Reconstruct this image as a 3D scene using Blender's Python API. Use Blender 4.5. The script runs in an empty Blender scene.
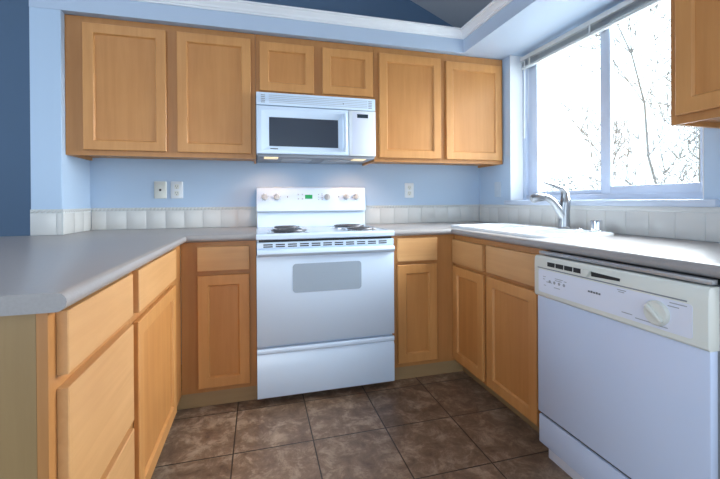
import bpy, bmesh, math, random
from mathutils import Vector, Matrix
random.seed(7)
PI = math.pi
S = bpy.context.scene
COL = S.collection

# ------------------------------------------------------------------ camera
cam_d = bpy.data.cameras.new('camera')
cam = bpy.data.objects.new('camera', cam_d)
COL.objects.link(cam)
S.camera = cam
_t, _p, _r = math.radians(15.0534), math.radians(-0.2069), math.radians(-0.3599)
_f = Vector((math.sin(_t)*math.cos(_p), math.cos(_t)*math.cos(_p), math.sin(_p)))
_x = Vector((math.cos(_t), -math.sin(_t), 0))
_u = _x.cross(_f)
_x, _u = _x*math.cos(_r) + _u*math.sin(_r), _u*math.cos(_r) - _x*math.sin(_r)
cam.matrix_world = Matrix(((_x.x, _u.x, -_f.x, 1.5017), (_x.y, _u.y, -_f.y, -2.7457), (_x.z, _u.z, -_f.z, 1.0865), (0, 0, 0, 1)))
cam_d.sensor_width = 36
cam_d.lens = 376.94*36/720
cam_d.shift_y = -(239.5 - 202.59)/720
cam_d.clip_start = 0.02

# ------------------------------------------------------------------ world and light
W = bpy.data.worlds.new('overcast_sky')
S.world = W
W.use_nodes = True
bg = W.node_tree.nodes['Background']
bg.inputs['Color'].default_value = (0.78, 0.92, 1.0, 1)
bg.inputs['Strength'].default_value = 3.2
# hazy sun behind thin cloud, shining in through the kitchen window
sd = bpy.data.lights.new('hazy_sun', 'SUN'); sd.energy = 32; sd.angle = math.radians(75); sd.color = (0.90, 0.96, 1.0)
so_ = bpy.data.objects.new('hazy_sun', sd); COL.objects.link(so_)
so_.rotation_euler = Vector((-0.85, -0.05, -0.47)).to_track_quat('-Z', 'Y').to_euler()


def area(name, loc, rot, sx, sy, power, col=(1, 1, 1)):
    l = bpy.data.lights.new(name, 'AREA')
    l.shape = 'RECTANGLE'; l.size = sx; l.size_y = sy
    l.energy = power; l.color = col
    o = bpy.data.objects.new(name, l)
    o.location = loc; o.rotation_euler = rot
    COL.objects.link(o)
    return o


# unseen fill lights added behind and left of the camera, in a closed room
area('fill_light_rear', (0.5, -5.35, 1.10), (math.radians(90), 0, 0), 3.4, 1.9, 56, (0.75, 0.89, 1.0))
area('fill_light_left', (-3.85, -2.6, 1.9), (0, math.radians(-90), 0), 2.0, 2.6, 80, (0.72, 0.87, 1.0))
# unseen fill light added below the closed vaulted ceiling
area('fill_light_above', (0.3, -2.6, 3.45), (0, math.radians(-18), 0), 1.2, 1.2, 12, (0.90, 0.95, 1.0))
area('fill_light_right', (3.2, -2.8, 1.5), (0, math.radians(90), 0), 1.4, 0.8, 14, (0.97, 0.99, 1.0))  # added fill from the right, no window is built here
S.view_settings.view_transform = 'Standard'
S.view_settings.look = 'None'
S.view_settings.gamma = 1
S.view_settings.use_curve_mapping = False
S.view_settings.exposure = 0.36


# ------------------------------------------------------------------ materials
def mat(name, col, rough=0.5, metal=0.0, coat=0.0, bump=0.0, bscale=200.0, spec=0.5, emit=None, estr=0.0, vary=0.0, vscale=4.0):
    m = bpy.data.materials.new(name); m.use_nodes = True
    nt = m.node_tree; b = nt.nodes['Principled BSDF']
    b.inputs['Base Color'].default_value = (*col, 1)
    b.inputs['Roughness'].default_value = rough
    b.inputs['Metallic'].default_value = metal
    b.inputs['Coat Weight'].default_value = coat
    b.inputs['Coat Roughness'].default_value = 0.15
    b.inputs['Specular IOR Level'].default_value = spec
    tc = nt.nodes.new('ShaderNodeTexCoord')
    n = nt.nodes.new('ShaderNodeTexNoise'); n.inputs['Scale'].default_value = bscale
    nt.links.new(tc.outputs['Object'], n.inputs['Vector'])
    if bump > 0:
        bp = nt.nodes.new('ShaderNodeBump'); bp.inputs['Strength'].default_value = bump; bp.inputs['Distance'].default_value = 0.002
        nt.links.new(n.outputs['Fac'], bp.inputs['Height']); nt.links.new(bp.outputs['Normal'], b.inputs['Normal'])
    if vary > 0:
        n2 = nt.nodes.new('ShaderNodeTexNoise'); n2.inputs['Scale'].default_value = vscale; n2.inputs['Detail'].default_value = 4
        nt.links.new(tc.outputs['Object'], n2.inputs['Vector'])
        mx = nt.nodes.new('ShaderNodeMix'); mx.data_type = 'RGBA'
        mx.inputs['A'].default_value = (*[c*(1-vary) for c in col], 1)
        mx.inputs['B'].default_value = (*[min(1, c*(1+vary)) for c in col], 1)
        nt.links.new(n2.outputs['Fac'], mx.inputs['Factor']); nt.links.new(mx.outputs['Result'], b.inputs['Base Color'])
    if emit:
        b.inputs['Emission Color'].default_value = (*emit, 1); b.inputs['Emission Strength'].default_value = estr
    return m


def wood(name, c0, c1, axis='z', rough=0.45, coat=0.10):
    m = bpy.data.materials.new(name); m.use_nodes = True
    nt = m.node_tree; b = nt.nodes['Principled BSDF']; L = nt.links.new
    tc = nt.nodes.new('ShaderNodeTexCoord'); oi = nt.nodes.new('ShaderNodeObjectInfo')
    ad = nt.nodes.new('ShaderNodeVectorMath'); ad.operation = 'MULTIPLY_ADD'
    L(oi.outputs['Random'], ad.inputs[0]); ad.inputs[1].default_value = (13.0, 7.0, 5.0); L(tc.outputs['Object'], ad.inputs[2])
    mp = nt.nodes.new('ShaderNodeMapping')
    mp.inputs['Scale'].default_value = {'z': (26, 26, 1.7), 'x': (1.7, 26, 26), 'y': (26, 1.7, 26)}[axis]
    L(ad.outputs['Vector'], mp.inputs['Vector'])
    n = nt.nodes.new('ShaderNodeTexNoise'); n.inputs['Scale'].default_value = 1.0; n.inputs['Detail'].default_value = 6; n.inputs['Roughness'].default_value = 0.62; n.inputs['Distortion'].default_value = 0.5
    L(mp.outputs['Vector'], n.inputs['Vector'])
    n2 = nt.nodes.new('ShaderNodeTexNoise'); n2.inputs['Scale'].default_value = 3.0; n2.inputs['Detail'].default_value = 3
    L(ad.outputs['Vector'], n2.inputs['Vector'])
    av = nt.nodes.new('ShaderNodeMath'); av.operation = 'MULTIPLY_ADD'
    L(n.outputs['Fac'], av.inputs[0]); av.inputs[1].default_value = 0.6
    ml = nt.nodes.new('ShaderNodeMath'); ml.operation = 'MULTIPLY'; ml.inputs[1].default_value = 0.4
    L(n2.outputs['Fac'], ml.inputs[0]); L(ml.outputs[0], av.inputs[2])
    rp = nt.nodes.new('ShaderNodeValToRGB')
    rp.color_ramp.elements[0].position = 0.3; rp.color_ramp.elements[0].color = (*c0, 1)
    rp.color_ramp.elements[1].position = 0.7; rp.color_ramp.elements[1].color = (*c1, 1)
    L(av.outputs[0], rp.inputs['Fac'])
    L(rp.outputs['Color'], b.inputs['Base Color'])
    b.inputs['Roughness'].default_value = rough
    b.inputs['Coat Weight'].default_value = coat; b.inputs['Coat Roughness'].default_value = 0.32
    return m


def floor_tile(name):
    m = bpy.data.materials.new(name); m.use_nodes = True
    nt = m.node_tree; b = nt.nodes['Principled BSDF']; L = nt.links.new
    tc = nt.nodes.new('ShaderNodeTexCoord')
    mp = nt.nodes.new('ShaderNodeMapping'); mp.inputs['Location'].default_value = (-1.388 + 0.3465*40, 0.69 + 0.3465*40, 0)
    L(tc.outputs['Object'], mp.inputs['Vector'])
    br = nt.nodes.new('ShaderNodeTexBrick')
    br.offset = 0; br.squash = 1
    for k, v in (('Scale', 1), ('Mortar Size', 0.0035), ('Mortar Smooth', 0.3), ('Bias', 0), ('Brick Width', 0.3465), ('Row Height', 0.3465)):
        br.inputs[k].default_value = v
    br.inputs['Color1'].default_value = (0.85, 0.85, 0.85, 1); br.inputs['Color2'].default_value = (1.12, 1.1, 1.08, 1); br.inputs['Mortar'].default_value = (1, 1, 1, 1)
    L(mp.outputs['Vector'], br.inputs['Vector'])
    n1 = nt.nodes.new('ShaderNodeTexNoise'); n1.inputs['Scale'].default_value = 11; n1.inputs['Detail'].default_value = 10; n1.inputs['Roughness'].default_value = 0.74; n1.inputs['Distortion'].default_value = 0.4
    L(tc.outputs['Object'], n1.inputs['Vector'])
    r1 = nt.nodes.new('ShaderNodeValToRGB')
    e = r1.color_ramp.elements
    e[0].position = 0.30; e[0].color = (0.10, 0.056, 0.038, 1)
    e[1].position = 0.72; e[1].color = (0.50, 0.375, 0.27, 1)
    x = e.new(0.5); x.color = (0.22, 0.143, 0.094, 1)
    L(n1.outputs['Fac'], r1.inputs['Fac'])
    mu = nt.nodes.new('ShaderNodeMix'); mu.data_type = 'RGBA'; mu.blend_type = 'MULTIPLY'; mu.inputs['Factor'].default_value = 1
    L(r1.outputs['Color'], mu.inputs['A']); L(br.outputs['Color'], mu.inputs['B'])
    mg = nt.nodes.new('ShaderNodeMix'); mg.data_type = 'RGBA'; mg.inputs['B'].default_value = (0.055, 0.037, 0.028, 1)
    L(br.outputs['Fac'], mg.inputs['Factor']); L(mu.outputs['Result'], mg.inputs['A'])
    L(mg.outputs['Result'], b.inputs['Base Color'])
    iv = nt.nodes.new('ShaderNodeMath'); iv.operation = 'MULTIPLY_ADD'; iv.inputs[1].default_value = -1.0
    L(br.outputs['Fac'], iv.inputs[0])
    sc = nt.nodes.new('ShaderNodeMath'); sc.operation = 'MULTIPLY'; sc.inputs[1].default_value = 0.5
    L(n1.outputs['Fac'], sc.inputs[0]); L(sc.outputs[0], iv.inputs[2])
    bp = nt.nodes.new('ShaderNodeBump'); bp.inputs['Strength'].default_value = 0.5; bp.inputs['Distance'].default_value = 0.004
    L(iv.outputs[0], bp.inputs['Height']); L(bp.outputs['Normal'], b.inputs['Normal'])
    b.inputs['Roughness'].default_value = 0.38
    return m


def glass_thin(name):
    m = bpy.data.materials.new(name); m.use_nodes = True
    nt = m.node_tree; nt.nodes.remove(nt.nodes['Principled BSDF'])
    out = nt.nodes['Material Output']
    t = nt.nodes.new('ShaderNodeBsdfTransparent'); t.inputs['Color'].default_value = (0.97, 0.98, 0.98, 1)
    g = nt.nodes.new('ShaderNodeBsdfGlossy'); g.inputs['Roughness'].default_value = 0.02
    mx = nt.nodes.new('ShaderNodeMixShader'); mx.inputs['Fac'].default_value = 0.06
    nt.links.new(t.outputs[0], mx.inputs[1]); nt.links.new(g.outputs[0], mx.inputs[2]); nt.links.new(mx.outputs[0], out.inputs['Surface'])
    return m


M = {}
M['wall'] = mat('periwinkle_paint', (0.445, 0.572, 0.735), 0.6, bump=0.08, bscale=260)
M['accent'] = mat('slate_blue_paint', (0.085, 0.145, 0.235), 0.65, bump=0.08, bscale=260)
M['soffit'] = mat('pale_blue_paint', (0.455, 0.55, 0.69), 0.6, bump=0.08, bscale=260)
M['ceil'] = mat('grey_ceiling_paint', (0.50, 0.50, 0.52), 0.8, bump=0.1, bscale=150)
M['white_paint'] = mat('white_trim_paint', (0.80, 0.82, 0.85), 0.4, bump=0.03)
M['vinyl'] = mat('white_vinyl', (0.54, 0.61, 0.74), 0.35)
M['wood'] = wood('maple_vertical', (0.51, 0.218, 0.060), (0.64, 0.308, 0.100))
M['woodx'] = wood('maple_horizontal', (0.54, 0.268, 0.098), (0.67, 0.365, 0.150), 'x')
M['inset'] = wood('maple_inset_panel', (0.465, 0.188, 0.047), (0.59, 0.267, 0.080))
M['frame'] = wood('maple_frame_shaded', (0.41, 0.172, 0.048), (0.51, 0.230, 0.072))  # same maple darkened, shade between the doors put into the colour
M['panel'] = wood('maple_side_shaded', (0.27, 0.165, 0.065), (0.34, 0.215, 0.09))  # darker than the maple fronts, shade of the end faces put in
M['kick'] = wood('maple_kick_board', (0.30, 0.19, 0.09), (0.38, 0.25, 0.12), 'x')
M['laminate'] = mat('grey_laminate', (0.33, 0.308, 0.303), 0.30, bump=0.04, bscale=500, vary=0.10, vscale=160)
M['tile'] = mat('white_glazed_tile', (0.635, 0.63, 0.615), 0.22, vary=0.03, vscale=6)
M['grout'] = mat('pale_grout', (0.58, 0.60, 0.60), 0.85, bump=0.2)
M['floor'] = floor_tile('brown_slate_tile')
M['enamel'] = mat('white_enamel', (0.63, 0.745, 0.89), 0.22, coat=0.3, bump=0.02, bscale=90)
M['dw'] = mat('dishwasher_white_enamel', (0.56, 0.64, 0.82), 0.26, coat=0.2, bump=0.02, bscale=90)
M['plastic'] = mat('white_plastic', (0.76, 0.79, 0.82), 0.35, bump=0.02)
M['cream'] = mat('cream_plastic', (0.70, 0.71, 0.66), 0.4, bump=0.03)
M['pale'] = mat('pale_lilac_overlay', (0.72, 0.75, 0.86), 0.35, bump=0.02)
M['grey_plastic'] = mat('grey_plastic', (0.22, 0.235, 0.265), 0.4, bump=0.04)
M['oven_glass'] = mat('grey_oven_glass', (0.36, 0.43, 0.51), 0.18, vary=0.05, vscale=500)
M['dark_glass'] = mat('dark_microwave_glass', (0.055, 0.065, 0.085), 0.10)
M['black'] = mat('black_plastic', (0.012, 0.013, 0.016), 0.45, bump=0.05)
M['print'] = mat('pale_grey_print', (0.33, 0.35, 0.38), 0.6, bump=0.02)
M['knob'] = mat('shaded_white_knob', (0.50, 0.50, 0.50), 0.35, bump=0.02)  # white knobs, their shading put in as an even grey
M['switch'] = mat('wall_tinted_plastic', (0.50, 0.58, 0.68), 0.4, bump=0.02)
M['louvre'] = mat('grey_louvre', (0.40, 0.45, 0.50), 0.4, bump=0.02)
M['ink'] = mat('grey_print', (0.12, 0.13, 0.15), 0.6, bump=0.02)
M['coil'] = mat('burner_coil_metal', (0.13, 0.13, 0.14), 0.38, 0.7, bump=0.05)
M['chrome'] = mat('chrome', (0.75, 0.76, 0.78), 0.10, 1.0, bump=0.01)
M['nickel'] = mat('brushed_nickel', (0.33, 0.34, 0.36), 0.28, 1.0, bump=0.02, bscale=300)
M['steel'] = mat('grey_filter_metal', (0.42, 0.43, 0.45), 0.4, 0.7, bump=0.3, bscale=400)
M['lens'] = mat('warm_lamp_lens', (0.9, 0.8, 0.6), 0.3, emit=(1.0, 0.70, 0.28), estr=0.55)
M['green'] = mat('green_clock_display', (0.01, 0.10, 0.04), 0.2, emit=(0.02, 0.55, 0.16), estr=0.35)
M['lcd'] = mat('dark_display', (0.02, 0.035, 0.05), 0.15)
M['sinkw'] = mat('white_sink_acrylic', (0.82, 0.85, 0.88), 0.15, coat=0.4, bump=0.01)
M['blind'] = mat('white_blind_slats', (0.58, 0.61, 0.62), 0.4, bump=0.02)
M['glass'] = glass_thin('window_glass')
M['bark'] = mat('pale_bark', (0.12, 0.11, 0.102), 0.9, vary=0.3, vscale=30)
M['leaf'] = mat('olive_leaves', (0.05, 0.058, 0.042), 0.8, vary=0.4, vscale=12)
M['soil'] = mat('winter_lawn', (0.50, 0.50, 0.47), 0.95, vary=0.3, vscale=3)


# ------------------------------------------------------------------ mesh helpers
class MB:
    def __init__(s): s.bm = bmesh.new()

    def _add(s, b):
        me = bpy.data.meshes.new('tmp'); b.to_mesh(me); b.free()
        s.bm.from_mesh(me); bpy.data.meshes.remove(me)
        return s

    def box(s, x0, x1, y0, y1, z0, z1, bev=0.0, seg=2):
        b = bmesh.new(); bmesh.ops.create_cube(b, size=1)
        for v in b.verts:
            v.co = Vector(((x0+x1)/2 + v.co.x*(x1-x0), (y0+y1)/2 + v.co.y*(y1-y0), (z0+z1)/2 + v.co.z*(z1-z0)))
        if bev > 0:
            bmesh.ops.bevel(b, geom=list(b.edges), offset=bev, segments=seg, profile=0.5, affect='EDGES')
        return s._add(b)

    def prism(s, prof, a0, a1, axis='x', bev=0.0):
        # prof: list of 2D points; axis x: (y,z), y: (x,z), z: (x,y)
        b = bmesh.new()
        def P(p, a): return {'x': (a, p[0], p[1]), 'y': (p[0], a, p[1]), 'z': (p[0], p[1], a)}[axis]
        A = [b.verts.new(P(p, a0)) for p in prof]; B = [b.verts.new(P(p, a1)) for p in prof]
        b.faces.new(A); b.faces.new(list(reversed(B)))
        n = len(prof)
        for i in range(n):
            b.faces.new((A[i], B[i], B[(i+1) % n], A[(i+1) % n]))
        bmesh.ops.recalc_face_normals(b, faces=b.faces)
        if bev > 0:
            bmesh.ops.bevel(b, geom=list(b.edges), offset=bev, segments=2, profile=0.5, affect='EDGES')
        return s._add(b)

    def rings(s, R, cap0=True, cap1=True):
        b = bmesh.new()
        V = [[b.verts.new(p) for p in r] for r in R]
        n = len(R[0])
        for a, c in zip(V, V[1:]):
            for i in range(n):
                b.faces.new((a[i], a[(i+1) % n], c[(i+1) % n], c[i]))
        if cap0: b.faces.new(list(reversed(V[0])))
        if cap1: b.faces.new(V[-1])
        bmesh.ops.recalc_face_normals(b, faces=b.faces)
        return s._add(b)

    def tube(s, pts, rad, n=10, closed=False):
        pts = [Vector(p) for p in pts]
        if not hasattr(rad, '__len__'): rad = [rad]*len(pts)
        R = []
        ref = None
        for i, p in enumerate(pts):
            if closed: d = pts[(i+1) % len(pts)] - pts[i-1]
            else: d = pts[min(i+1, len(pts)-1)] - pts[max(i-1, 0)]
            d.normalize()
            if ref is None:
                ref = d.orthogonal().normalized()
            ref = (ref - d*ref.dot(d)).normalized()
            u = d.cross(ref)
            R.append([p + (ref*math.cos(2*PI*k/n) + u*math.sin(2*PI*k/n))*rad[i] for k in range(n)])
        if closed: R.append(R[0])
        return s.rings(R, not closed, not closed)

    def lathe(s, prof, loc=(0, 0, 0), axis='z', n=24):
        R = []
        for r, h in prof:
            ring = []
            for k in range(n):
                a = 2*PI*k/n; c, q = r*math.cos(a), r*math.sin(a)
                ring.append(Vector(loc) + Vector({'z': (c, q, h), 'y': (c, h, q), 'x': (h, c, q)}[axis]))
            R.append(ring)
        return s.rings(R)

    def smooth(s, ang=0.7):
        for f in s.bm.faces: f.smooth = True
        for e in s.bm.edges:
            if len(e.link_faces) == 2 and e.calc_face_angle(0) > ang: e.smooth = False
        return s

    def build(s, name, m, parent=None, loc=(0, 0, 0), smooth=True):
        bmesh.ops.recalc_face_normals(s.bm, faces=s.bm.faces)
        if smooth: s.smooth()
        me = bpy.data.meshes.new(name); s.bm.to_mesh(me); s.bm.free()
        if isinstance(m, str): m = M[m]
        me.materials.append(m)
        o = bpy.data.objects.new(name, me); COL.objects.link(o)
        o.location = loc
        if parent: o.parent = parent
        return o


def tag(o, label, cat, group=None, kind=None):
    o['label'] = label; o['category'] = cat
    if group: o['group'] = group
    if kind: o['kind'] = kind
    return o


def thing(name, label, cat, loc=(0, 0, 0), rz=0.0, group=None):
    o = bpy.data.objects.new(name, None); COL.objects.link(o)
    o.empty_display_size = 0.1
    o.location = loc; o.rotation_euler = (0, 0, rz)
    return tag(o, label, cat, group)


def struct(o):
    o['kind'] = 'structure'
    return o


def copy_tree(o, parent=None):
    c = o.copy(); COL.objects.link(c)
    if parent: c.parent = parent
    for ch in list(o.children): copy_tree(ch, c)
    return c


def rrect(x0, x1, y0, y1, r, n=6):
    P = []
    for cx, cy, a0 in ((x1-r, y1-r, 0), (x0+r, y1-r, 90), (x0+r, y0+r, 180), (x1-r, y0+r, 270)):
        for k in range(n+1):
            a = math.radians(a0 + 90*k/n); P.append((cx + r*math.cos(a), cy + r*math.sin(a)))
    return P


# ------------------------------------------------------------------ dimensions
XW = 3.26            # window wall
XS, XS0, YS = 0.4735, 0.330, -0.353      # stub wall: right face, left face, front face
ZS, ZST = 2.133, 2.27                   # soffit underside and top
CT = 0.914
CEIL0, SL = 2.497, 0.436                # vaulted ceiling height at x=3.108 on the back wall, slope


def ceil_z(x): return CEIL0 + SL*(3.108 - x)


# ------------------------------------------------------------------ the room
fl = MB().box(-4.0, 3.41, -5.5, 0.12, -0.1, 0.0).build('floor', 'floor', smooth=False); struct(fl)

# kitchen back wall and the dark accent wall that carries on behind it
struct(MB().box(XS0+0.01, XW, 0.0, 0.05, 0.0, ZST-0.01).build('wall_back', 'wall', smooth=False))
prof = [(-4.0, 0), (3.41, 0), (3.41, ceil_z(3.41)), (-1.0, ceil_z(-1.0)), (-4.0, ceil_z(-1.0)-1.2)]
struct(MB().prism(prof, 0.05, 0.12, 'y').build('wall_rear', 'accent', smooth=False))
struct(MB().box(XS0, XS, YS, 0.05, 0.0, ZS, 0.003).build('wall_stub', 'wall', smooth=False))
# dropped soffit over the back run and over the window
struct(MB().box(XS0, XW, YS, 0.05, ZS, ZST).build('wall_soffit', 'soffit', smooth=False))
XSO = 2.912
struct(MB().box(XSO, XW, -4.4, YS, ZS, ZST).build('wall_soffit_side', 'soffit', smooth=False))

WY0, WY1, WZ0, WZ1 = -0.397, -1.623, 1.083, ZS       # window opening
w = MB()
w.box(XW, 3.41, WY0, 0.05, 0, 2.45); w.box(XW, 3.41, WY1, WY0, 0, WZ0-0.03); w.box(XW, 3.41, WY1, WY0, WZ1, 2.45); w.box(XW, 3.41, -5.5, WY1, 0, 2.45)
struct(w.build('wall_right', 'wall', smooth=False))
# other rooms' walls, solid with no openings
struct(MB().box(-4.1, -4.0, -5.5, 0.12, 0, 3.2).build('wall_left', 'wall', smooth=False))
struct(MB().box(-4.1, 3.41, -5.6, -5.5, 0, 4.4).build('wall_front', 'wall', smooth=False))
prof = [(3.5, ceil_z(3.5)), (-1.0, ceil_z(-1.0)), (-4.2, ceil_z(-1.0)-1.28), (-4.2, ceil_z(-1.0)-1.18), (-1.0, ceil_z(-1.0)+0.1), (3.5, ceil_z(3.5)+0.1)]
struct(MB().prism(prof, -5.6, 0.12, 'y').build('ceiling', 'ceil', smooth=False))

# crown moulding, one mitred run along both soffits
cr = [(0, 2.228), (0.008, 2.228), (0.010, 2.236), (0.016, 2.239), (0.021, 2.250), (0.034, 2.264), (0.038, 2.272), (0.046, 2.275), (0.046, 2.285), (0.0, 2.285)]
R = []
for kind in ('a', 'b', 'c'):
    ring = []
    for d, z in cr:
        if kind == 'a': ring.append((XS0, YS-d, z))
        if kind == 'b': ring.append((XSO-d, YS-d, z))
        if kind == 'c': ring.append((XSO-d, -4.4, z))
    R.append(ring)
struct(MB().rings(R).build('trim_1', 'white_paint', smooth=False))

# ------------------------------------------------------------------ window
win = MB()
def ringbox(mb, x0, x1, y0, y1, z0, z1, wd, bev=0.004, wb=None, wf=None):
    ya, yb = min(y0, y1), max(y0, y1); wb = wb or wd; wf = wf or wd
    mb.box(x0, x1, ya, ya+wd, z0, z1, bev); mb.box(x0, x1, yb-wf, yb, z0, z1, bev)
    mb.box(x0, x1, ya+wd-0.001, yb-wf+0.001, z0, z0+wb, bev); mb.box(x0, x1, ya+wd-0.001, yb-wf+0.001, z1-wd, z1, bev)
FX = 3.365
ringbox(win, FX, 3.409, WY0-0.001, WY1+0.001, WZ0+0.001, WZ1-0.001, 0.035)
frame = win.build('window_1', 'vinyl'); struct(frame)
YM = -1.05
s1 = MB(); ringbox(s1, FX+0.022, 3.405, WY0-0.034, -1.072, WZ0+0.034, WZ1-0.034, 0.048, wb=0.030, wf=0.088)
o = s1.build('sash', 'vinyl', frame)
MB().box(3.394, 3.398, -1.03, WY0-0.115, WZ0+0.06, WZ1-0.075).build('pane', 'glass', o)
s2 = MB(); ringbox(s2, FX+0.002, FX+0.021, -1.055, WY1+0.034, WZ0+0.034, WZ1-0.034, 0.050, wb=0.044)
o = s2.build('sash', 'vinyl', frame)
MB().box(3.374, 3.378, WY1+0.078, -1.10, WZ0+0.072, WZ1-0.078).build('pane', 'glass', o)
for ya, yb in ((WY0-0.0005, WY0-0.004), (WY1+0.004, WY1+0.0005)):
    MB().box(XW-0.001, FX, yb, ya, WZ0+0.004, WZ1-0.001).build('jamb', 'white_paint', frame)
# stool (inner sill) and apron
st = MB(); st.box(XW-0.025, FX-0.001, WY1-0.055, WY0+0.045, WZ0-0.029, WZ0+0.003, 0.006)
so = st.build('trim_2', 'vinyl'); struct(so)

# raised mini blind in the head of the recess
bl = thing('mini_blind', 'white mini blind raised into a stack at the head of the window recess', 'blind', (3.335, 0, 2.02))
hy0, hy1 = WY0-0.035, WY1+0.012
MB().prism([(-0.018, 0.056), (-0.018, 0.086), (0.018, 0.086), (0.018, 0.056)], hy1, hy0, 'y', 0.003).build('headrail', 'blind', bl)
sl = MB()
for k in range(9):
    z = 0.018 + k*0.0035
    sl.prism([(-0.013, z), (0, z+0.0012), (0.013, z), (0.013, z+0.0008), (0, z+0.002), (-0.013, z+0.0008)], hy1+0.01, hy0-0.01, 'y')
sl.build('slat_stack', 'louvre', bl)  # white slats coloured grey, standing in for the shade between them
MB().box(-0.013, 0.013, hy1+0.01, hy0-0.01, -0.002, 0.014, 0.003).build('bottom_rail', 'blind', bl)
for y in (hy0-0.10, (hy0+hy1)/2, hy1+0.10):
    MB().box(-0.0205, -0.0155, y-0.005, y+0.005, -0.003, 0.055, 0.001).build('ladder_tape', 'blind', bl)
MB().tube([(-0.024, hy0-0.05, 0.06), (-0.026, hy0-0.06, 0.03), (-0.026, hy0-0.055, -0.25), (-0.026, hy0-0.05, -0.50)], [0.002, 0.004, 0.004, 0.005], 8).build('tilt_wand', 'blind', bl)
MB().tube([(-0.022, hy0-0.09, 0.05), (-0.022, hy0-0.092, -0.2), (-0.022, hy0-0.09, -0.40)], 0.0016, 6).build('lift_cord', 'blind', bl)
MB().tube([(-0.022, hy1+0.05, 0.05), (-0.022, hy1+0.05, -0.4), (-0.022, hy1+0.05, -0.80)], 0.0016, 6).build('lift_cord', 'blind', bl)

# ------------------------------------------------------------------ tile backsplash
TH = 0.008
def tiles(mb, gm, a0, a1, axis, face, first, z0=CT+0.0015, z1=1.030):
    # a0..a1 along the wall, face = wall plane coordinate, sign = direction out of the wall
    fpos, sg = face
    xs = [a0]; t = first
    while t < a1-0.012:
        if t > a0+0.012: xs.append(t)
        t += 0.1145
    xs.append(a1)
    for p, q in zip(xs, xs[1:]):
        lo, hi = p+0.0009, q-0.0009
        f0, f1 = sorted((fpos + sg*0.002, fpos + sg*TH))
        if axis == 'x': mb.box(lo, hi, f0, f1, z0, z1, 0.0010)
        else: mb.box(f0, f1, lo, hi, z0, z1, 0.0010)
    f0, f1 = sorted((fpos, fpos + sg*(TH-0.0022)))
    if axis == 'x': gm.box(a0, a1, f0, f1, CT+0.001, 1.034)
    else: gm.box(f0, f1, a0, a1, CT+0.001, 1.034)
def rope(mb, gm, a0, a1, axis, face):
    # rope-pattern liner along the top of the tiles
    fpos, sg = face
    f0, f1 = sorted((fpos, fpos + sg*0.006))
    if axis == 'x': gm.box(a0, a1, f0, f1, 1.034, 1.0535)
    else: gm.box(f0, f1, a0, a1, 1.034, 1.0535)
    n = max(1, int((a1-a0)/0.022))
    for k in range(n):
        a = a0 + (k+0.5)*(a1-a0)/n
        pts = []
        for u in (-1, -0.5, 0, 0.5, 1):
            pa, pz = a + u*0.010, 1.043 + u*0.0075
            pts.append((pa, fpos + sg*0.0065, pz) if axis == 'x' else (fpos + sg*0.0065, pa, pz))
        mb.tube(pts, [0.002, 0.0042, 0.005, 0.0042, 0.002], 6)
tm, gm = MB(), MB()
tiles(tm, gm, XS+TH, XW-TH, 'x', (0.0, -1), 0.563); rope(tm, gm, XS+TH, XW-TH, 'x', (0.0, -1))
tiles(tm, gm, YS-TH, -0.0085, 'y', (XS, 1), -0.23); rope(tm, gm, YS-TH, -0.0085, 'y', (XS, 1))
tiles(tm, gm, XS0, XS-0.0003, 'x', (YS, -1), 0.450); rope(tm, gm, XS0, XS-0.0003, 'x', (YS, -1))
tiles(tm, gm, -2.12, -0.0085, 'y', (XW, -1), -2.12+0.03)
gm.box(XW-0.007, XW, -2.12, -0.0085, 1.034, 1.054)
tm.box(XW-TH, XW-0.001, -2.12, -0.0085, 1.0325, 1.0538, 0.002)
g = gm.build('trim_3', 'grout', smooth=False); struct(g)
t = tm.build('trim_4', 'tile'); struct(t)


# ------------------------------------------------------------------ cabinets
def door_mesh(w, h, fw=0.052, t=0.019):
    """shaker door: local x 0..w, z 0..h, front face at y=-t, back at 0"""
    def ring(i, y): return [(i, y, i), (w-i, y, i), (w-i, y, h-i), (i, y, h-i)]
    mb = MB()
    R_ = [ring(0, -0.002), ring(0, -t+0.003), ring(0.003, -t), ring(fw, -t), ring(fw+0.002, -t+0.002), ring(fw+0.007, -t+0.010), ring(fw+0.007, -0.002)]
    mb.rings(R_ + [R_[0]], False, False)
    return mb


def add_door(d, z0, r):
    w, h = d[1]-d[0], d[3]-d[2]
    o = door_mesh(w, h).build('door', 'wood', r, (d[0], -0.0005, d[2]-z0), smooth=False)
    MB().box(0.0585, w-0.0585, -0.0075, -0.001, 0.0585, h-0.0585).build('panel', 'inset', o, smooth=False)


def slab_mesh(w, h, t=0.021):
    def ring(i, y): return [(i, y, i), (w-i, y, i), (w-i, y, h-i), (i, y, h-i)]
    mb = MB(); mb.rings([ring(0, 0), ring(0, -t+0.002), ring(0.002, -t)])
    return mb


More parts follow.
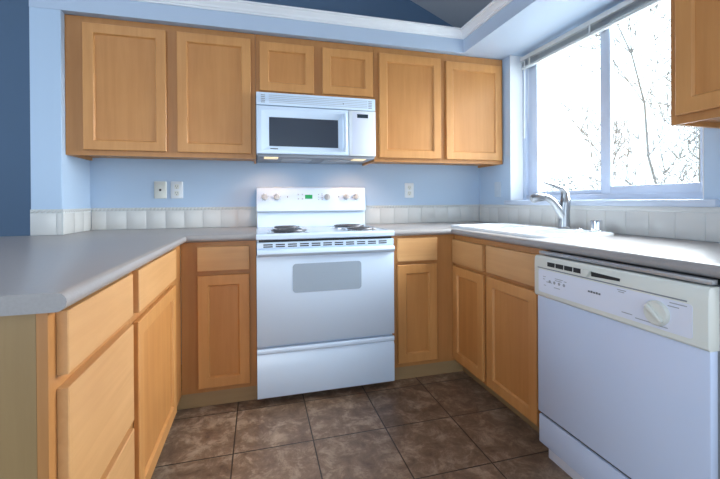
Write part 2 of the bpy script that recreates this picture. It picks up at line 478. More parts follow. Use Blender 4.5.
def frame_mesh(w, z0, z1, openings, t=0.019):
    """face frame as one plate with rectangular openings: rails and stiles between them"""
    xs = sorted({0, w, *[a for o in openings for a in (o[0], o[1])]})
    zs = sorted({z0, z1, *[a for o in openings for a in (o[2], o[3])]})
    b = bmesh.new(); vm = {}
    def V(x, y, z):
        k = (round(x, 5), y, round(z, 5))
        if k not in vm: vm[k] = b.verts.new((x, y, z))
        return vm[k]
    solid = {}
    for i in range(len(xs)-1):
        for j in range(len(zs)-1):
            cx, cz = (xs[i]+xs[i+1])/2, (zs[j]+zs[j+1])/2
            solid[i, j] = not any(o[0] < cx < o[1] and o[2] < cz < o[3] for o in openings)
    for (i, j), s in solid.items():
        if not s: continue
        q = [(xs[i], zs[j]), (xs[i+1], zs[j]), (xs[i+1], zs[j+1]), (xs[i], zs[j+1])]
        b.faces.new([V(x, 0, z) for x, z in q]); b.faces.new([V(x, t, z) for x, z in reversed(q)])
        for (di, dj), (a, c) in {(0, -1): (0, 1), (1, 0): (1, 2), (0, 1): (2, 3), (-1, 0): (3, 0)}.items():
            if not solid.get((i+di, j+dj), False):
                b.faces.new((V(q[a][0], 0, q[a][1]), V(q[a][0], t, q[a][1]), V(q[c][0], t, q[c][1]), V(q[c][0], 0, q[c][1])))
    mb = MB(); mb._add(b)
    return mb


def base_cabinet(label, loc, rz, w, depth, drawers=(), doors=(), blank=(), kick=0.06, kz=0.078, side_mat='panel', ext=0.0, ext2=0.0, cx=0.0):
    """local x along the front, front of the face frame at y=0, depth to +y"""
    r = thing('base_cabinet', label, 'cabinet', loc, rz, 'base cabinets')
    top = 0.8745
    op = [(d[0]+0.012, d[1]-0.012, d[2]+0.010, d[3]-0.008) for d in list(drawers)+list(doors)]
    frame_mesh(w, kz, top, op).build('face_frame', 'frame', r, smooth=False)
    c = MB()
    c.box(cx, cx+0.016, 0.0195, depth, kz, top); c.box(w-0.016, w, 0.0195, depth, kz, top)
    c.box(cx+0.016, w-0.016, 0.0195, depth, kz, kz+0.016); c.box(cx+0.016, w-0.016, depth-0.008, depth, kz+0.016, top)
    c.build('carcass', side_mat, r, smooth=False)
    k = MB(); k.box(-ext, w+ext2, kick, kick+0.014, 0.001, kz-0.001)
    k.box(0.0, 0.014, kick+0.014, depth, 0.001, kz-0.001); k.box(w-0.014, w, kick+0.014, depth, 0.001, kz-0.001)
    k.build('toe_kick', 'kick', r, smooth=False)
    for d in drawers:
        slab_mesh(d[1]-d[0], d[3]-d[2]).build('drawer_front', 'woodx', r, (d[0], -0.0005, d[2]), smooth=False)
    for d in doors:
        add_door(d, 0, r)
    return r


R90 = PI/2
# left leg, facing +x : local x -> world +y
XFL = 1.106
base_cabinet('maple drawer base at the near end of the left counter, with three stacked drawers', (XFL, -1.885, 0), R90, 0.470, 0.60,
             drawers=[(0.031, 0.440, 0.739, 0.868), (0.031, 0.440, 0.418, 0.712), (0.031, 0.440, 0.104, 0.392)])
base_cabinet('maple base cabinet under the left counter, one wide drawer over one tall door', (XFL, -1.4135, 0), R90, 0.810, 0.60,
             drawers=[(0.028, 0.594, 0.731, 0.868)], doors=[(0.028, 0.594, 0.104, 0.700)])
# back run, facing -y
base_cabinet('narrow maple base cabinet standing left of the white range', (1.1075, -0.6015, 0), 0, 0.379, 0.59,
             drawers=[(0.081, 0.343, 0.723, 0.850)], doors=[(0.081, 0.343, 0.104, 0.699)], kick=0.004, ext=0.05)
base_cabinet('narrow maple base cabinet standing right of the white range', (2.256, -0.6015, 0), 0, 0.435, 0.59,
             drawers=[(0.051, 0.309, 0.721, 0.860)], doors=[(0.051, 0.309, 0.106, 0.700)], kick=0.004, ext2=0.062)
# right leg, facing -x : local x -> world -y
XFR = 2.695
base_cabinet('maple sink base under the window sink with two false drawer fronts over two doors', (XFR, -0.588, 0), -R90, 0.808, 0.55,
             drawers=[(0.018, 0.348, 0.700, 0.843), (0.384, 0.762, 0.704, 0.846)],
             doors=[(0.018, 0.348, 0.096, 0.680), (0.384, 0.762, 0.092, 0.682)], cx=-0.12)
# end panel closing the run on the near side of the dishwasher
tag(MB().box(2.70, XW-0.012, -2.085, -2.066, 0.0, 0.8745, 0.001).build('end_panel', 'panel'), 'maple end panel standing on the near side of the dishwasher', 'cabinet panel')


def upper_cabinet(label, loc, rz, w, depth, z0, z1, doors, name='wall_cabinet'):
    r = thing(name, label, 'cabinet', (loc[0], loc[1], z0), rz, 'upper cabinets')
    h = z1-z0
    op = [(d[0]+0.012, d[1]-0.012, d[2]-z0+0.012, d[3]-z0-0.012) for d in doors]
    frame_mesh(w, 0, h, op).build('face_frame', 'frame', r, smooth=False)
    c = MB()
    c.box(0, 0.014, 0.0195, depth, 0, h); c.box(w-0.014, w, 0.0195, depth, 0, h)
    c.box(0.014, w-0.014, 0.0195, depth, 0.018, 0.032); c.box(0.014, w-0.014, 0.0195, depth, h-0.014, h); c.box(0.014, w-0.014, depth-0.008, depth, 0.032, h-0.014)
    c.build('carcass', 'wood', r, smooth=False)
    for d in doors:
        add_door(d, z0, r)
    return r


YU = -0.311; UD = 0.309
ZU0, ZU1 = 1.354, 2.129
upper_cabinet('maple wall cabinet left of the microwave with two tall doors', (XS+0.0005, YU), 0, 1.0135, UD, ZU0, ZU1,
              [(0.0895, 0.5115, 1.383, 2.090), (0.5695, 0.9875, 1.383, 2.090)])
upper_cabinet('short maple wall cabinet directly above the white microwave', (1.489, YU), 0, 0.768, UD, 1.760, ZU1,
              [(0.024, 0.362, 1.778, 2.084), (0.417, 0.758, 1.784, 2.083)])
upper_cabinet('maple wall cabinet between the microwave and the window wall', (2.2585, YU), 0, 1.000, UD, ZU0, ZU1,
              [(0.034, 0.488, 1.380, 2.086), (0.530, 0.982, 1.380, 2.076)])
upper_cabinet('maple wall cabinet hanging beside the near edge of the window', (2.951, -1.716), -R90, 0.62, 0.307, ZU0, ZU1,
              [(0.026, 0.594, 1.383, 2.090)])


# ------------------------------------------------------------------ countertops
def countertop(pts, rnd, hole=None):
    """pts: outline counter-clockwise; rnd[i] = edge i..i+1 has a rolled front edge"""
    n = len(pts); th = 0.038; r = th/2
    P = [Vector(p) for p in pts]
    def off(o):
        res = []
        for i in range(n):
            a, b, c = P[i-1], P[i], P[(i+1) % n]
            d1 = (b-a).normalized(); d2 = (c-b).normalized()
            n1 = Vector((-d1.y, d1.x)); n2 = Vector((-d2.y, d2.x))
            o1 = o if rnd[i-1] else 0; o2 = o if rnd[i] else 0
            # corner of the two shifted right-angle edges
            res.append(b + n1*o1 + n2*o2)
        return res
    b = bmesh.new(); loops = []
    K = 10
    for k in range(K+1):
        a = PI*k/K - PI/2
        o = r*(1-math.cos(a)); z = CT - r + r*math.sin(a)
        loops.append([b.verts.new((p.x, p.y, z)) for p in off(o)])
    for A, B in zip(loops, loops[1:]):
        for i in range(n): b.faces.new((A[i], A[(i+1) % n], B[(i+1) % n], B[i]))
    if not hole:
        b.faces.new(loops[-1]); b.faces.new(list(reversed(loops[0])))
    else:
        hp = [b.verts.new((x, y, CT)) for x, y in hole]; hb = [b.verts.new((x, y, CT-th)) for x, y in hole]
        m = len(hole)
        for i in range(m): b.faces.new((hp[i], hp[(i+1) % m], hb[(i+1) % m], hb[i]))
        for L, H in ((loops[-1], hp), (loops[0], hb)):
            es = [b.edges.get((L[i], L[(i+1) % n])) for i in range(n)] + [b.edges.get((H[i], H[(i+1) % m])) for i in range(m)]
            bmesh.ops.triangle_fill(b, use_beauty=True, edges=es)
    bmesh.ops.recalc_face_normals(b, faces=b.faces)
    mb = MB(); mb._add(b)
    return mb


XL, XR, YC = 1.141, 2.656, -0.633
left = [(1.4875, -0.001), (0.4755, -0.001), (0.4755, -0.355), (0.05, -0.355), (0.05, -1.893), (XL, -1.893), (XL, YC), (1.4875, YC)]
tag(countertop(left, [0, 0, 0, 1, 0, 1, 1, 0]).build('countertop', 'laminate'), 'grey laminate peninsula countertop on the left with a rolled front edge', 'countertop', 'countertops')
right = [(2.256, -0.001), (2.256, YC), (XR, YC), (XR, -2.13), (XW-0.002, -2.13), (XW-0.002, -0.001)]
tag(countertop(right, [0, 1, 1, 0, 0, 0], rrect(2.725, 3.155, -1.295, -0.515, 0.05)).build('countertop', 'laminate'),
    'grey laminate countertop on the right holding the white sink under the window', 'countertop', 'countertops')

# ------------------------------------------------------------------ sink
sk = thing('kitchen_sink', 'white double bowl drop-in sink set in the right countertop', 'sink', (0, 0, CT+0.0005))
SX0, SX1, SY0, SY1 = 2.700, 3.185, -1.325, -0.487
ZT = 0.015
b = bmesh.new()
def ringv(pts, z): return [b.verts.new((x, y, z)) for x, y in pts]
def bridge(A, B):
    n = len(A)
    for i in range(n): b.faces.new((A[i], A[(i+1) % n], B[(i+1) % n], B[i]))
o0 = ringv(rrect(SX0, SX1, SY0, SY1, 0.07), 0.0); o1 = ringv(rrect(SX0+0.002, SX1-0.002, SY0+0.002, SY1-0.002, 0.068), 0.008)
o2 = ringv(rrect(SX0+0.007, SX1-0.007, SY0+0.007, SY1-0.007, 0.064), 0.0135); o3 = ringv(rrect(SX0+0.018, SX1-0.018, SY0+0.018, SY1-0.018, 0.055), ZT)
bridge(o0, o1); bridge(o1, o2); bridge(o2, o3)
edges = [b.edges.get((o3[i], o3[(i+1) % len(o3)])) for i in range(len(o3))]
for (ya, yb) in ((-1.285, -0.925), (-0.890, -0.530)):
    prev = None
    for ins, z in ((0, ZT), (0.004, ZT-0.003), (0.010, ZT-0.015), (0.022, -0.14), (0.05, -0.17)):
        rg = ringv(rrect(2.740+ins, 3.070-ins, ya+ins, yb-ins, 0.06), z)
        if prev: bridge(prev, rg)
        else: edges += [b.edges.get((rg[i], rg[(i+1) % len(rg)])) or b.edges.new((rg[i], rg[(i+1) % len(rg)])) for i in range(len(rg))]
        prev = rg
    b.faces.new(prev)
bmesh.ops.triangle_fill(b, use_beauty=True, edges=edges)
mb = MB(); mb._add(b); mb.build('basin', 'sinkw', sk)
for yc in (-1.105, -0.710):
    MB().lathe([(0.045, 0), (0.045, 0.004), (0.036, 0.006), (0.03, 0.002), (0.0005, 0.002)], (2.905, yc, -0.1695)).build('drain', 'chrome', sk)

# faucet on the sink deck
FXp, FYp, FZ = 3.125, -1.035, CT+0.0155
fc = thing('kitchen_faucet', 'brushed nickel single lever pull-out faucet on the sink deck', 'faucet', (FXp, FYp, FZ))
MB().lathe([(0.034, 0.0), (0.034, 0.006), (0.030, 0.011), (0.0005, 0.011)]).build('base_ring', 'nickel', fc)
sp = Vector((-0.97, 0.25, 0)).normalized()
def V3(d, z): return sp*d + Vector((0, 0, z))
bd = MB()
bd.tube([V3(0, 0.008), V3(0, 0.02), V3(0, 0.06), V3(-0.002, 0.10), V3(-0.006, 0.14), V3(-0.008, 0.165), V3(-0.008, 0.178), V3(-0.008, 0.184)],
        [0.031, 0.0295, 0.0275, 0.0265, 0.0265, 0.0245, 0.016, 0.004], 20)
bd.build('body', 'nickel', fc)
spt = [V3(-0.005, 0.040), V3(0.010, 0.075), V3(0.035, 0.112), V3(0.064, 0.150), V3(0.090, 0.169), V3(0.112, 0.174)]
MB().tube(spt, [0.024, 0.025, 0.022, 0.0195, 0.0185, 0.0185], 16).build('spout', 'nickel', fc)
hd = [V3(0.113, 0.174), V3(0.118, 0.174), V3(0.140, 0.173), V3(0.166, 0.167), V3(0.180, 0.161)]
MB().tube(hd, [0.014, 0.021, 0.0245, 0.025, 0.020], 16).build('spray_head', 'nickel', fc)
lv = [V3(-0.006, 0.165), V3(-0.004, 0.195), V3(0.012, 0.218), V3(0.048, 0.234), V3(0.090, 0.247), V3(0.118, 0.258)]
MB().tube(lv, [0.0235, 0.0195, 0.0135, 0.0095, 0.0075, 0.003], 12).build('lever', 'nickel', fc)
ag = MB().lathe([(0.029, 0), (0.029, 0.003), (0.026, 0.005), (0.026, 0.050), (0.024, 0.056), (0.0005, 0.057)], (0, 0, 0)).build('air_gap_cap', 'chrome', loc=(3.120, -1.245, CT+0.0155))
tag(ag, 'small chrome cylinder cap standing on the sink deck right of the faucet', 'air gap')
sc = MB().lathe([(0.028, 0), (0.030, 0.003), (0.026, 0.005), (0.012, 0.006), (0.010, 0.011), (0.0005, 0.012)], (0, 0, 0)).build('sink_hole_cover', 'chrome', loc=(3.130, -1.135, CT+0.0155))
tag(sc, 'flat metal hole cover on the sink deck between faucet and cap', 'cover')

# ------------------------------------------------------------------ range
RX = 1.4890
rg = thing('electric_range', 'white freestanding electric coil range between the two narrow base cabinets', 'stove', (RX, -0.70, 0))
RW = 0.763
bb = MB(); bb.box(0.002, RW-0.002, 0.032, 0.675, 0.05, 0.884, 0.002); bb.build('body', 'enamel', rg)
MB().box(0.03, RW-0.03, 0.10, 0.64, 0.0, 0.0495).build('base', 'black', rg)
MB().prism([(0.030, 0.048), (0.004, 0.048), (0.0, 0.056), (0.0, 0.262), (0.009, 0.276), (0.009, 0.279), (0.001, 0.284), (0.0, 0.288), (0.0, 0.303), (0.004, 0.308), (0.030, 0.308)], 0.0, RW, 'x').build('storage_drawer', 'enamel', rg)
od = MB(); od.prism([(0.030, 0.322), (0.005, 0.322), (0.0, 0.328), (0.0, 0.794), (0.004, 0.804), (0.030, 0.804)], 0.0, RW, 'x')
door = od.build('oven_door', 'enamel', rg)
gl = MB(); P = rrect(0.187, 0.568, 0.596, 0.752, 0.018)
gl.rings([[(x, 0.002, z) for x, z in P], [(x, -0.0012, z) for x, z in P]]); gl.build('oven_window', 'oven_glass', door)
hb = MB(); hb.prism([(0.003, 0.795), (-0.010, 0.797), (-0.022, 0.803), (-0.028, 0.813), (-0.026, 0.825), (-0.020, 0.831), (0.003, 0.834)], 0.004, RW-0.004, 'x'); hb.build('oven_handle', 'enamel', door)
vt = MB(); vt.prism([(0.030, 0.806), (0.004, 0.806), (0.002, 0.836), (-0.004, 0.842), (-0.004, 0.869), (0.002, 0.872), (0.030, 0.872)], 0.002, RW-0.002, 'x')
vo = vt.build('vent_trim', 'enamel', rg)
vs = MB()
for k in range(11):
    x = 0.035 + k*0.0635
    for j in (0, 1):
        z = 0.8455 + j*0.0110
        vs.box(x, x+0.048, -0.0046, -0.002, z, z+0.0062)
vs.build('vent_slots', 'black', vo, smooth=False)
MB().box(0.012, RW-0.012, 0.006, 0.03, 0.871, 0.889).build('shadow_gap', 'black', rg)
ct = MB(); ct.prism([(0.02, 0.885), (-0.004, 0.885), (-0.010, 0.890), (-0.010, 0.908), (-0.004, 0.915), (0.010, 0.918), (0.022, 0.912), (0.600, 0.912), (0.600, 0.885)], -0.001, RW+0.001, 'x')
ct.build('cooktop', 'enamel', rg)
# backguard: riser and overhanging control panel
MB().prism([(0.601, 0.905), (0.592, 0.914), (0.606, 1.016), (0.676, 1.016), (0.676, 0.886), (0.601, 0.886)], 0.004, RW-0.004, 'x').build('riser', 'enamel', rg)
bgd = MB(); bgd.prism([(0.676, 1.0175), (0.590, 1.0175), (0.586, 1.024), (0.604, 1.176), (0.612, 1.186), (0.625, 1.189), (0.676, 1.189)], 0.0, RW, 'x', 0.002)
bgo = bgd.build('backguard', 'enamel', rg)
def face_y(z): return 0.586 + (z-1.024)*0.018/0.152
tilt = math.atan2(0.018, 0.152)
MB().box(0.012, RW-0.026, face_y(1.03)+0.0005, 0.62, 1.0165, 1.0185).build('seam', 'grey_plastic', bgo)
# small fixtures built flat then placed on the sloping face
def on_panel(mb, name, m, x, z, parent, mbparent=None):
    o = mb.build(name, m, parent, (x, face_y(z)-0.0005, z)); o.rotation_euler = (-tilt, 0, 0)
    return o
kn = []
for i, x in enumerate((0.052, 0.134, 0.620, 0.695)):
    k = MB(); k.lathe([(0.021, 0), (0.021, -0.004), (0.0175, -0.008), (0.016, -0.020), (0.0005, -0.0205)], axis='y'); k.box(-0.0035, 0.0035, -0.026, -0.019, -0.015, 0.015, 0.0015)
    o = on_panel(k, 'knob', 'knob', x, 1.118, bgo)
    dm = MB()
    for a in range(8):
        an = 2*PI*a/8 + 0.2; c, s = 0.026*math.cos(an), 0.026*math.sin(an)
        dm.box(c-0.0015, c+0.0015, -0.0006, 0.0005, s-0.0015, s+0.0015)
    on_panel(dm, 'dial_marks', 'ink', x, 1.118, bgo)
on_panel(MB().box(-0.026, 0.026, -0.0015, 0.001, -0.014, 0.014, 0.0005), 'clock_display', 'green', 0.352, 1.120, bgo)
bt = MB()
for i in range(2):
    for j in range(2): bt.box(i*0.028-0.005, i*0.028+0.005, -0.0025, 0.001, j*0.030-0.0055, j*0.030+0.0055, 0.001)
on_panel(bt, 'buttons', 'louvre', 0.280, 1.106, bgo)
pm = MB()
for j in range(4): pm.box(-0.003, 0.003, -0.001, 0.0005, j*0.013-0.003, j*0.013+0.003)
on_panel(pm, 'button_column', 'ink', 0.446, 1.100, bgo)
pm = MB()
for j in range(3): pm.box(-0.003, 0.003, -0.001, 0.0005, j*0.018-0.002, j*0.018+0.002)
on_panel(pm, 'button_column', 'ink', 0.422, 1.100, bgo)
on_panel(MB().lathe([(0.022, 0), (0.022, -0.004), (0.018, -0.008), (0.0165, -0.018), (0.0005, -0.0185)], axis='y').box(-0.0035, 0.0035, -0.024, -0.017, -0.015, 0.015, 0.0015), 'oven_knob', 'knob', 0.484, 1.118, bgo)
for x in (0.206, 0.566):
    on_panel(MB().box(-0.003, 0.003, -0.0015, 0.0005, -0.005, 0.005, 0.0005), 'indicator_light', 'ink', x, 1.120, bgo)
# coil burners
for (bx, by, br) in ((0.175, 0.140, 0.102), (0.182, 0.405, 0.080), (0.598, 0.140, 0.080), (0.588, 0.395, 0.102)):
    p = MB(); p.lathe([(br+0.018, 0), (br+0.018, 0.004), (br+0.010, 0.0055), (br, 0.002), (br*0.4, 0.001), (0.0005, 0.001)], n=36)
    pan = p.build('drip_pan', 'chrome', rg, (bx, by, 0.912))
    c = MB(); turns = 4; pts = []
    for k in range(turns*28+1):
        a = 2*PI*k/28; rr = 0.016 + (br-0.016)*k/(turns*28)
        pts.append((rr*math.cos(a), rr*math.sin(a), 0.0135))
    c.tube(pts, 0.0055, 8)
    for a in (0.3, 0.3+2*PI/3, 0.3+4*PI/3):
        c.tube([(0.01*math.cos(a), 0.01*math.sin(a), 0.0068), (br*math.cos(a), br*math.sin(a), 0.0068)], 0.0028, 6)
    c.build('burner_coil', 'coil', rg, (bx, by, 0.912))

# ------------------------------------------------------------------ microwave
mw = thing('microwave_oven', 'white over-the-range microwave mounted under the short wall cabinet', 'microwave', (RX+0.0022, -0.383, 1.362))
MWW, MH = 0.756, 0.394
mbd = MB(); mbd.box(0.0, MWW, 0.030, 0.375, 0.018, MH, 0.002); mbd.build('case', 'enamel', mw)
un = MB(); un.box(0.006, MWW-0.006, 0.012, 0.372, 0.0, 0.0175, 0.002); uo = un.build('underside_plate', 'grey_plastic', mw)
for x0 in (0.16, 0.43): MB().box(x0, x0+0.19, 0.10, 0.33, -0.003, 0.001, 0.001).build('grease_filter', 'steel', uo)
for x0 in (0.045, 0.610):
    MB().box(x0, x0+0.085, 0.016, 0.105, -0.004, 0.001, 0.002).build('lamp_lens', 'lens', uo)
    ld = bpy.data.lights.new('cooktop_lamp', 'SPOT'); ld.energy = 2.0; ld.color = (1.0, 0.54, 0.27); ld.spot_size = math.radians(120); ld.spot_blend = 0.6; ld.shadow_soft_size = 0.03
    lo = bpy.data.objects.new('cooktop_lamp', ld); COL.objects.link(lo); lo.parent = uo
    lo.location = (x0+0.042, 0.10, -0.02); lo.rotation_euler = (math.radians(28), 0, 0)
gr = MB(); gr.box(0.0, MWW, 0.006, 0.031, 0.316, MH, 0.004); go = gr.build('vent_grille', 'enamel', mw)
gs = MB()
for j in range(5):
    z = 0.332 + j*0.0108
    gs.box(0.075, 0.70, 0.0045, 0.0068, z, z+0.003)
gs.build('louvres', 'louvre', go)
gs = MB()
gs.bm.free()
for x0 in (0.028, 0.708):
    gs = MB()
    for j in range(5):
        z = 0.330 + j*0.0108
        gs.box(x0, x0+0.024, 0.0045, 0.0068, z, z+0.004)
    gs.build('side_slots', 'grey_plastic', go)
MB().lathe([(0.0035, 0), (0.0035, -0.001), (0.0005, -0.001)], (0.54, 0.004, 0.350), 'y', 10).build('sensor', 'ink', go)
# door with tapering frame round a dark window
D0, D1 = 0.0, 0.574
wx0, wx1, wz0, wz1 = 0.076, 0.505, 0.066, 0.243
def rect(x0, x1, z0, z1, y): return [(x0, y, z0), (x1, y, z0), (x1, y, z1), (x0, y, z1)]
dm = MB(); dm.rings([rect(D0, D1, 0.018, 0.311, 0.030), rect(D0, D1, 0.018, 0.311, 0.006), rect(D0+0.006, D1-0.003, 0.022, 0.308, 0.0), rect(D0+0.030, D1-0.04, 0.040, 0.284, -0.002),
                     rect(wx0-0.004, wx1+0.004, wz0-0.004, wz1+0.004, 0.006), rect(wx0, wx1, wz0, wz1, 0.008)])
md = dm.build('door', 'enamel', mw, smooth=False)
MB().box(wx0, wx1, 0.0055, 0.0079, wz0, wz1).build('door_window', 'dark_glass', md)
MB().box(0.082, 0.128, -0.0016, -0.0004, 0.046, 0.052).build('maker_plate', 'ink', md)
hd = MB()
hd.tube([(0.546, 0.0, 0.050), (0.546, -0.018, 0.060), (0.546, -0.030, 0.095), (0.546, -0.033, 0.165), (0.546, -0.030, 0.235), (0.546, -0.018, 0.270), (0.546, 0.0, 0.280)], [0.010, 0.012, 0.012, 0.012, 0.012, 0.012, 0.010], 12)
hd.build('handle', 'enamel', md)
cp = MB(); cp.box(0.577, MWW, 0.0, 0.030, 0.018, 0.311, 0.004); co = cp.build('control_panel', 'plastic', mw)
MB().box(0.598, 0.738, -0.0012, 0.001, 0.030, 0.300, 0.0005).build('keypad', 'pale', co)
MB().box(0.630, 0.704, -0.0022, 0.0005, 0.264, 0.289, 0.0005).build('display', 'lcd', co)
# ------------------------------------------------------------------ dishwasher
dw = thing('dishwasher', 'white built-in dishwasher under the right countertop beside the sink base', 'dishwasher', (2.630, -1.408, 0), -R90)
DW_W = 0.634
tb = MB(); tb.box(0.006, DW_W-0.006, 0.030, 0.58, 0.10, 0.857); tb.build('tub', 'grey_plastic', dw)
MB().box(0.003, DW_W-0.003, 0.0, 0.029, 0.205, 0.690, 0.004).build('door_panel', 'dw', dw)
MB().box(0.003, DW_W-0.003, 0.004, 0.029, 0.074, 0.192, 0.004).build('lower_panel', 'dw', dw)
MB().box(0.006, DW_W-0.006, 0.014, 0.0285, 0.188, 0.210).build('panel_gap_shade', 'black', dw)  # black strip, stands in for shade in the gap between the panels
MB().box(0.010, DW_W-0.010, 0.045, 0.58, 0.0, 0.098, 0.003).build('toe_panel', 'pale', dw)
cp = MB(); cp.prism([(0.030, 0.690), (-0.004, 0.690), (-0.012, 0.697), (-0.012, 0.822), (-0.010, 0.850), (-0.004, 0.857), (0.030, 0.858)], 0.0, DW_W, 'x', 0.002)
co = cp.build('control_panel', 'cream', dw)
MB().prism(rrect(0.026, DW_W-0.036, 0.712, 0.804, 0.008, 4), -0.0135, -0.010, 'y').build('overlay', 'pale', co)
gv = MB(); gv.box(0.020, DW_W-0.05, -0.0130, -0.0105, 0.808, 0.812); gv.build('groove_line', 'grey_plastic', co)
sl = MB()
for k in range(4): sl.box(0.074+k*0.043, 0.074+k*0.043+0.038, -0.0128, -0.008, 0.821, 0.838)
sl.build('vent_openings', 'black', co, smooth=False)
MB().prism([(0.280, 0.820), (0.388, 0.824), (0.388, 0.833), (0.280, 0.836)], -0.0128, -0.008, 'y').build('handle_recess', 'black', co, smooth=False)
MB().prism([(0.246, 0.815), (0.268, 0.815), (0.284, 0.841), (0.246, 0.841)], -0.024, -0.011, 'y', 0.002).build('latch', 'cream', co)
k = MB(); k.lathe([(0.036, 0), (0.036, -0.006), (0.032, -0.011), (0.0005, -0.012)], (0.506, -0.013, 0.757), 'y', 30)
ko = k.build('dial', 'cream', co)
kb = MB(); kb.box(-0.031, 0.031, -0.021, -0.008, -0.007, 0.007, 0.005); q = kb.build('dial_grip', 'cream', ko, (0.506, -0.013, 0.757)); q.rotation_euler = (0, math.radians(42), 0)
for grp in (((0.052, 0.776, 0.014), (0.052, 0.766, 0.010), (0.070, 0.757, 0.030), (0.056, 0.742, 0.012), (0.110, 0.742, 0.030), (0.115, 0.778, 0.040), (0.115, 0.771, 0.034), (0.160, 0.775, 0.012)),
            ((0.380, 0.796, 0.030), (0.384, 0.790, 0.020)), ((0.54, 0.795, 0.045), (0.535, 0.785, 0.03)), ((0.395, 0.728, 0.035), (0.44, 0.722, 0.05), (0.50, 0.720, 0.035))):
    pr = MB()
    for (x, z, w_) in grp: pr.box(x, x+w_, -0.0141, -0.0130, z, z+0.0025)
    pr.build('print', 'print', co, smooth=False)
for k in range(4):
    MB().lathe([(0.006, -0.0141), (0.006, -0.0136), (0.0005, -0.0136)], (0.088+0.024*k, 0, 0.762), 'y', 10).build('button', 'print', co)
mk = MB()
for k in range(5): mk.box(0.268+k*0.0105, 0.276+k*0.0105, -0.0142, -0.0130, 0.763, 0.769+0.001*(k % 2))
mk.build('maker_mark', 'ink', co, smooth=False)
MB().box(0.004, DW_W-0.004, 0.008, 0.03, 0.8620, 0.8750, 0.001).build('top_rail', 'steel', dw)

# ------------------------------------------------------------------ outlets
def plate(name, label, cat, loc, rz, kind, group=None):
    r = thing(name, label, cat, loc, rz, group)
    mb = MB(); P0 = rrect(-0.038, 0.038, -0.057, 0.057, 0.006, 3); P1 = rrect(-0.034, 0.034, -0.053, 0.053, 0.005, 3)
    mb.rings([[(x, 0, z) for x, z in P0], [(x, -0.003, z) for x, z in P0], [(x, -0.0065, z) for x, z in P1]])
    mb.build('cover_plate', {'jack': 'cream', 'duplex': 'plastic', 'rocker': 'switch'}[kind], r)
    if kind == 'duplex':
        for zc in (-0.022, 0.022):
            b_ = MB(); Q = rrect(-0.015, 0.015, zc-0.017, zc+0.017, 0.010, 4)
            b_.rings([[(x, -0.006, z) for x, z in Q], [(x, -0.0085, z) for x, z in Q]]); so_ = b_.build('socket', 'cream', r)
            s_ = MB(); s_.box(-0.0075, -0.005, -0.0090, -0.008, zc-0.001, zc+0.009); s_.box(0.005, 0.0075, -0.0090, -0.008, zc-0.001, zc+0.007); s_.lathe([(0.0028, -0.0090), (0.0028, -0.008)], (0, 0, zc-0.009), 'y', 8)
            s_.build('slots', 'ink', so_, smooth=False)
    elif kind == 'jack':
        MB().lathe([(0.0075, -0.006), (0.0075, -0.009), (0.0045, -0.010), (0.0045, -0.014), (0.0005, -0.014)], (0, 0, 0), 'y', 12).build('jack', 'black', r)
    else:
        MB().box(-0.0165, 0.0165, -0.0095, -0.005, -0.033, 0.033, 0.002).build('rocker', 'switch', r)
    return r
plate('cable_jack', 'cream cable jack plate with a single dark jack on the back wall', 'wall plate', (0.877, -0.0005, 1.169), 0, 'jack')
plate('power_outlet', 'white duplex outlet beside the cable jack plate on the back wall', 'outlet', (0.976, -0.0005, 1.169), 0, 'duplex', 'duplex outlets')
plate('power_outlet', 'white duplex outlet on the back wall right of the range', 'outlet', (2.638, -0.0005, 1.168), 0, 'duplex', 'duplex outlets')
plate('light_switch', 'pale wall switch on the window wall near the back corner', 'switch', (XW-0.0005, -0.250, 1.169), -R90, 'rocker')

# ------------------------------------------------------------------ outside the window
struct(MB().box(3.5, 40, -20, 30, -1.0, -0.9).build('ground', 'soil', smooth=False))


def branch(mb, rnd, p, d, length, r, depth, spread):
    n = 6 if depth == 3 else 4
    pts = [p.copy()]; rad = [r]
    for k in range(n):
        d = (d + Vector((rnd.uniform(-1, 1), rnd.uniform(-1, 1), rnd.uniform(-0.6, 0.9)))*0.16).normalized()
        p = p + d*(length/n); pts.append(p.copy()); rad.append(r*(1 - 0.7*(k+1)/n))
    mb.tube(pts, rad, 5 if depth > 1 else 3)
    if depth <= 0: return
    for k in range({3: 22, 2: 7, 1: 6}[depth]):
        i = rnd.randint(1, n)
        a = Vector((rnd.uniform(-1, 1), rnd.uniform(-1, 1), rnd.uniform(-0.2, 0.8)))
        nd = (d*0.45 + a*spread).normalized()
        branch(mb, rnd, pts[i], nd, length*rnd.uniform(*((0.20, 0.36) if depth == 3 else (0.42, 0.68))), max(rad[i]*0.45, 0.0085), depth-1, spread)


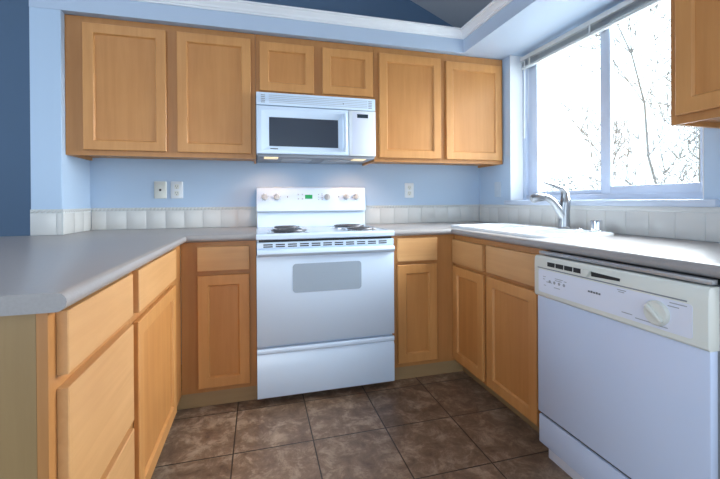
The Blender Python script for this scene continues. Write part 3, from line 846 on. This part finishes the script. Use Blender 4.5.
def tree(label, base, lean, length, r, seed, spread=0.8, group='bare trees outside the window'):
    rnd = random.Random(seed); mb = MB()
    branch(mb, rnd, Vector((0, 0, 0)), Vector(lean).normalized(), length, r, 3, spread)
    return tag(mb.build('bare_tree', 'bark', loc=base), label, 'tree', group)


tree('bare leaning tree seen through the right window sash, nearest the sash divider', (8.5, 2.0, -0.9), (-0.05, 0.16, 1), 5.6, 0.034, 11)
tree('bare twiggy tree seen through the right window sash beside the near wall cabinet', (12.8, 4.3, -0.9), (0.02, 0.05, 1), 4.6, 0.045, 23)
tree('slender bare tree standing farther off behind the two nearer trees', (17.0, 11.0, -0.9), (0.05, -0.05, 1), 5.2, 0.07, 5)


def shrub(label, base, rx, rz, n, seed, m='leaf'):
    rnd = random.Random(seed); r = thing('garden_shrub', label, 'shrub', base, 0, 'shrubs outside the window')
    st_ = MB(); lf = MB()
    for k in range(26):
        a = rnd.uniform(0, 2*PI); e = Vector((math.cos(a)*rx*rnd.uniform(0.2, 0.9), math.sin(a)*rx*rnd.uniform(0.2, 0.9), rz*rnd.uniform(0.6, 1.0)))
        st_.tube([(0, 0, 0), e*0.5 + Vector((0, 0, 0.1*rz)), e], [0.02, 0.012, 0.004], 4)
    st_.build('stems', 'bark', r)
    b_ = bmesh.new()
    for k in range(n):
        a = rnd.uniform(0, 2*PI); q = rnd.random()**0.5; z = rnd.uniform(0.15, 1)
        c = Vector((math.cos(a)*rx*q*math.sin(PI*min(z, 0.9)), math.sin(a)*rx*q*math.sin(PI*min(z, 0.9)), rz*z))
        u = Vector((rnd.uniform(-1, 1), rnd.uniform(-1, 1), rnd.uniform(-1, 1))).normalized(); v = u.orthogonal().normalized()
        s_ = rnd.uniform(0.03, 0.06)
        b_.faces.new([b_.verts.new(c + u*s_), b_.verts.new(c + v*s_*0.5), b_.verts.new(c - u*s_), b_.verts.new(c - v*s_*0.5)])
    mb = MB(); mb._add(b_); mb.build('foliage', m, r, smooth=False)
    return r


shrub('loose green shrub low in the left window sash', (9.5, 5.7, -0.9), 1.1, 2.6, 900, 31)
shrub('olive shrub low in the window behind the sash divider', (11.8, 7.0, -0.9), 1.0, 2.3, 800, 32)
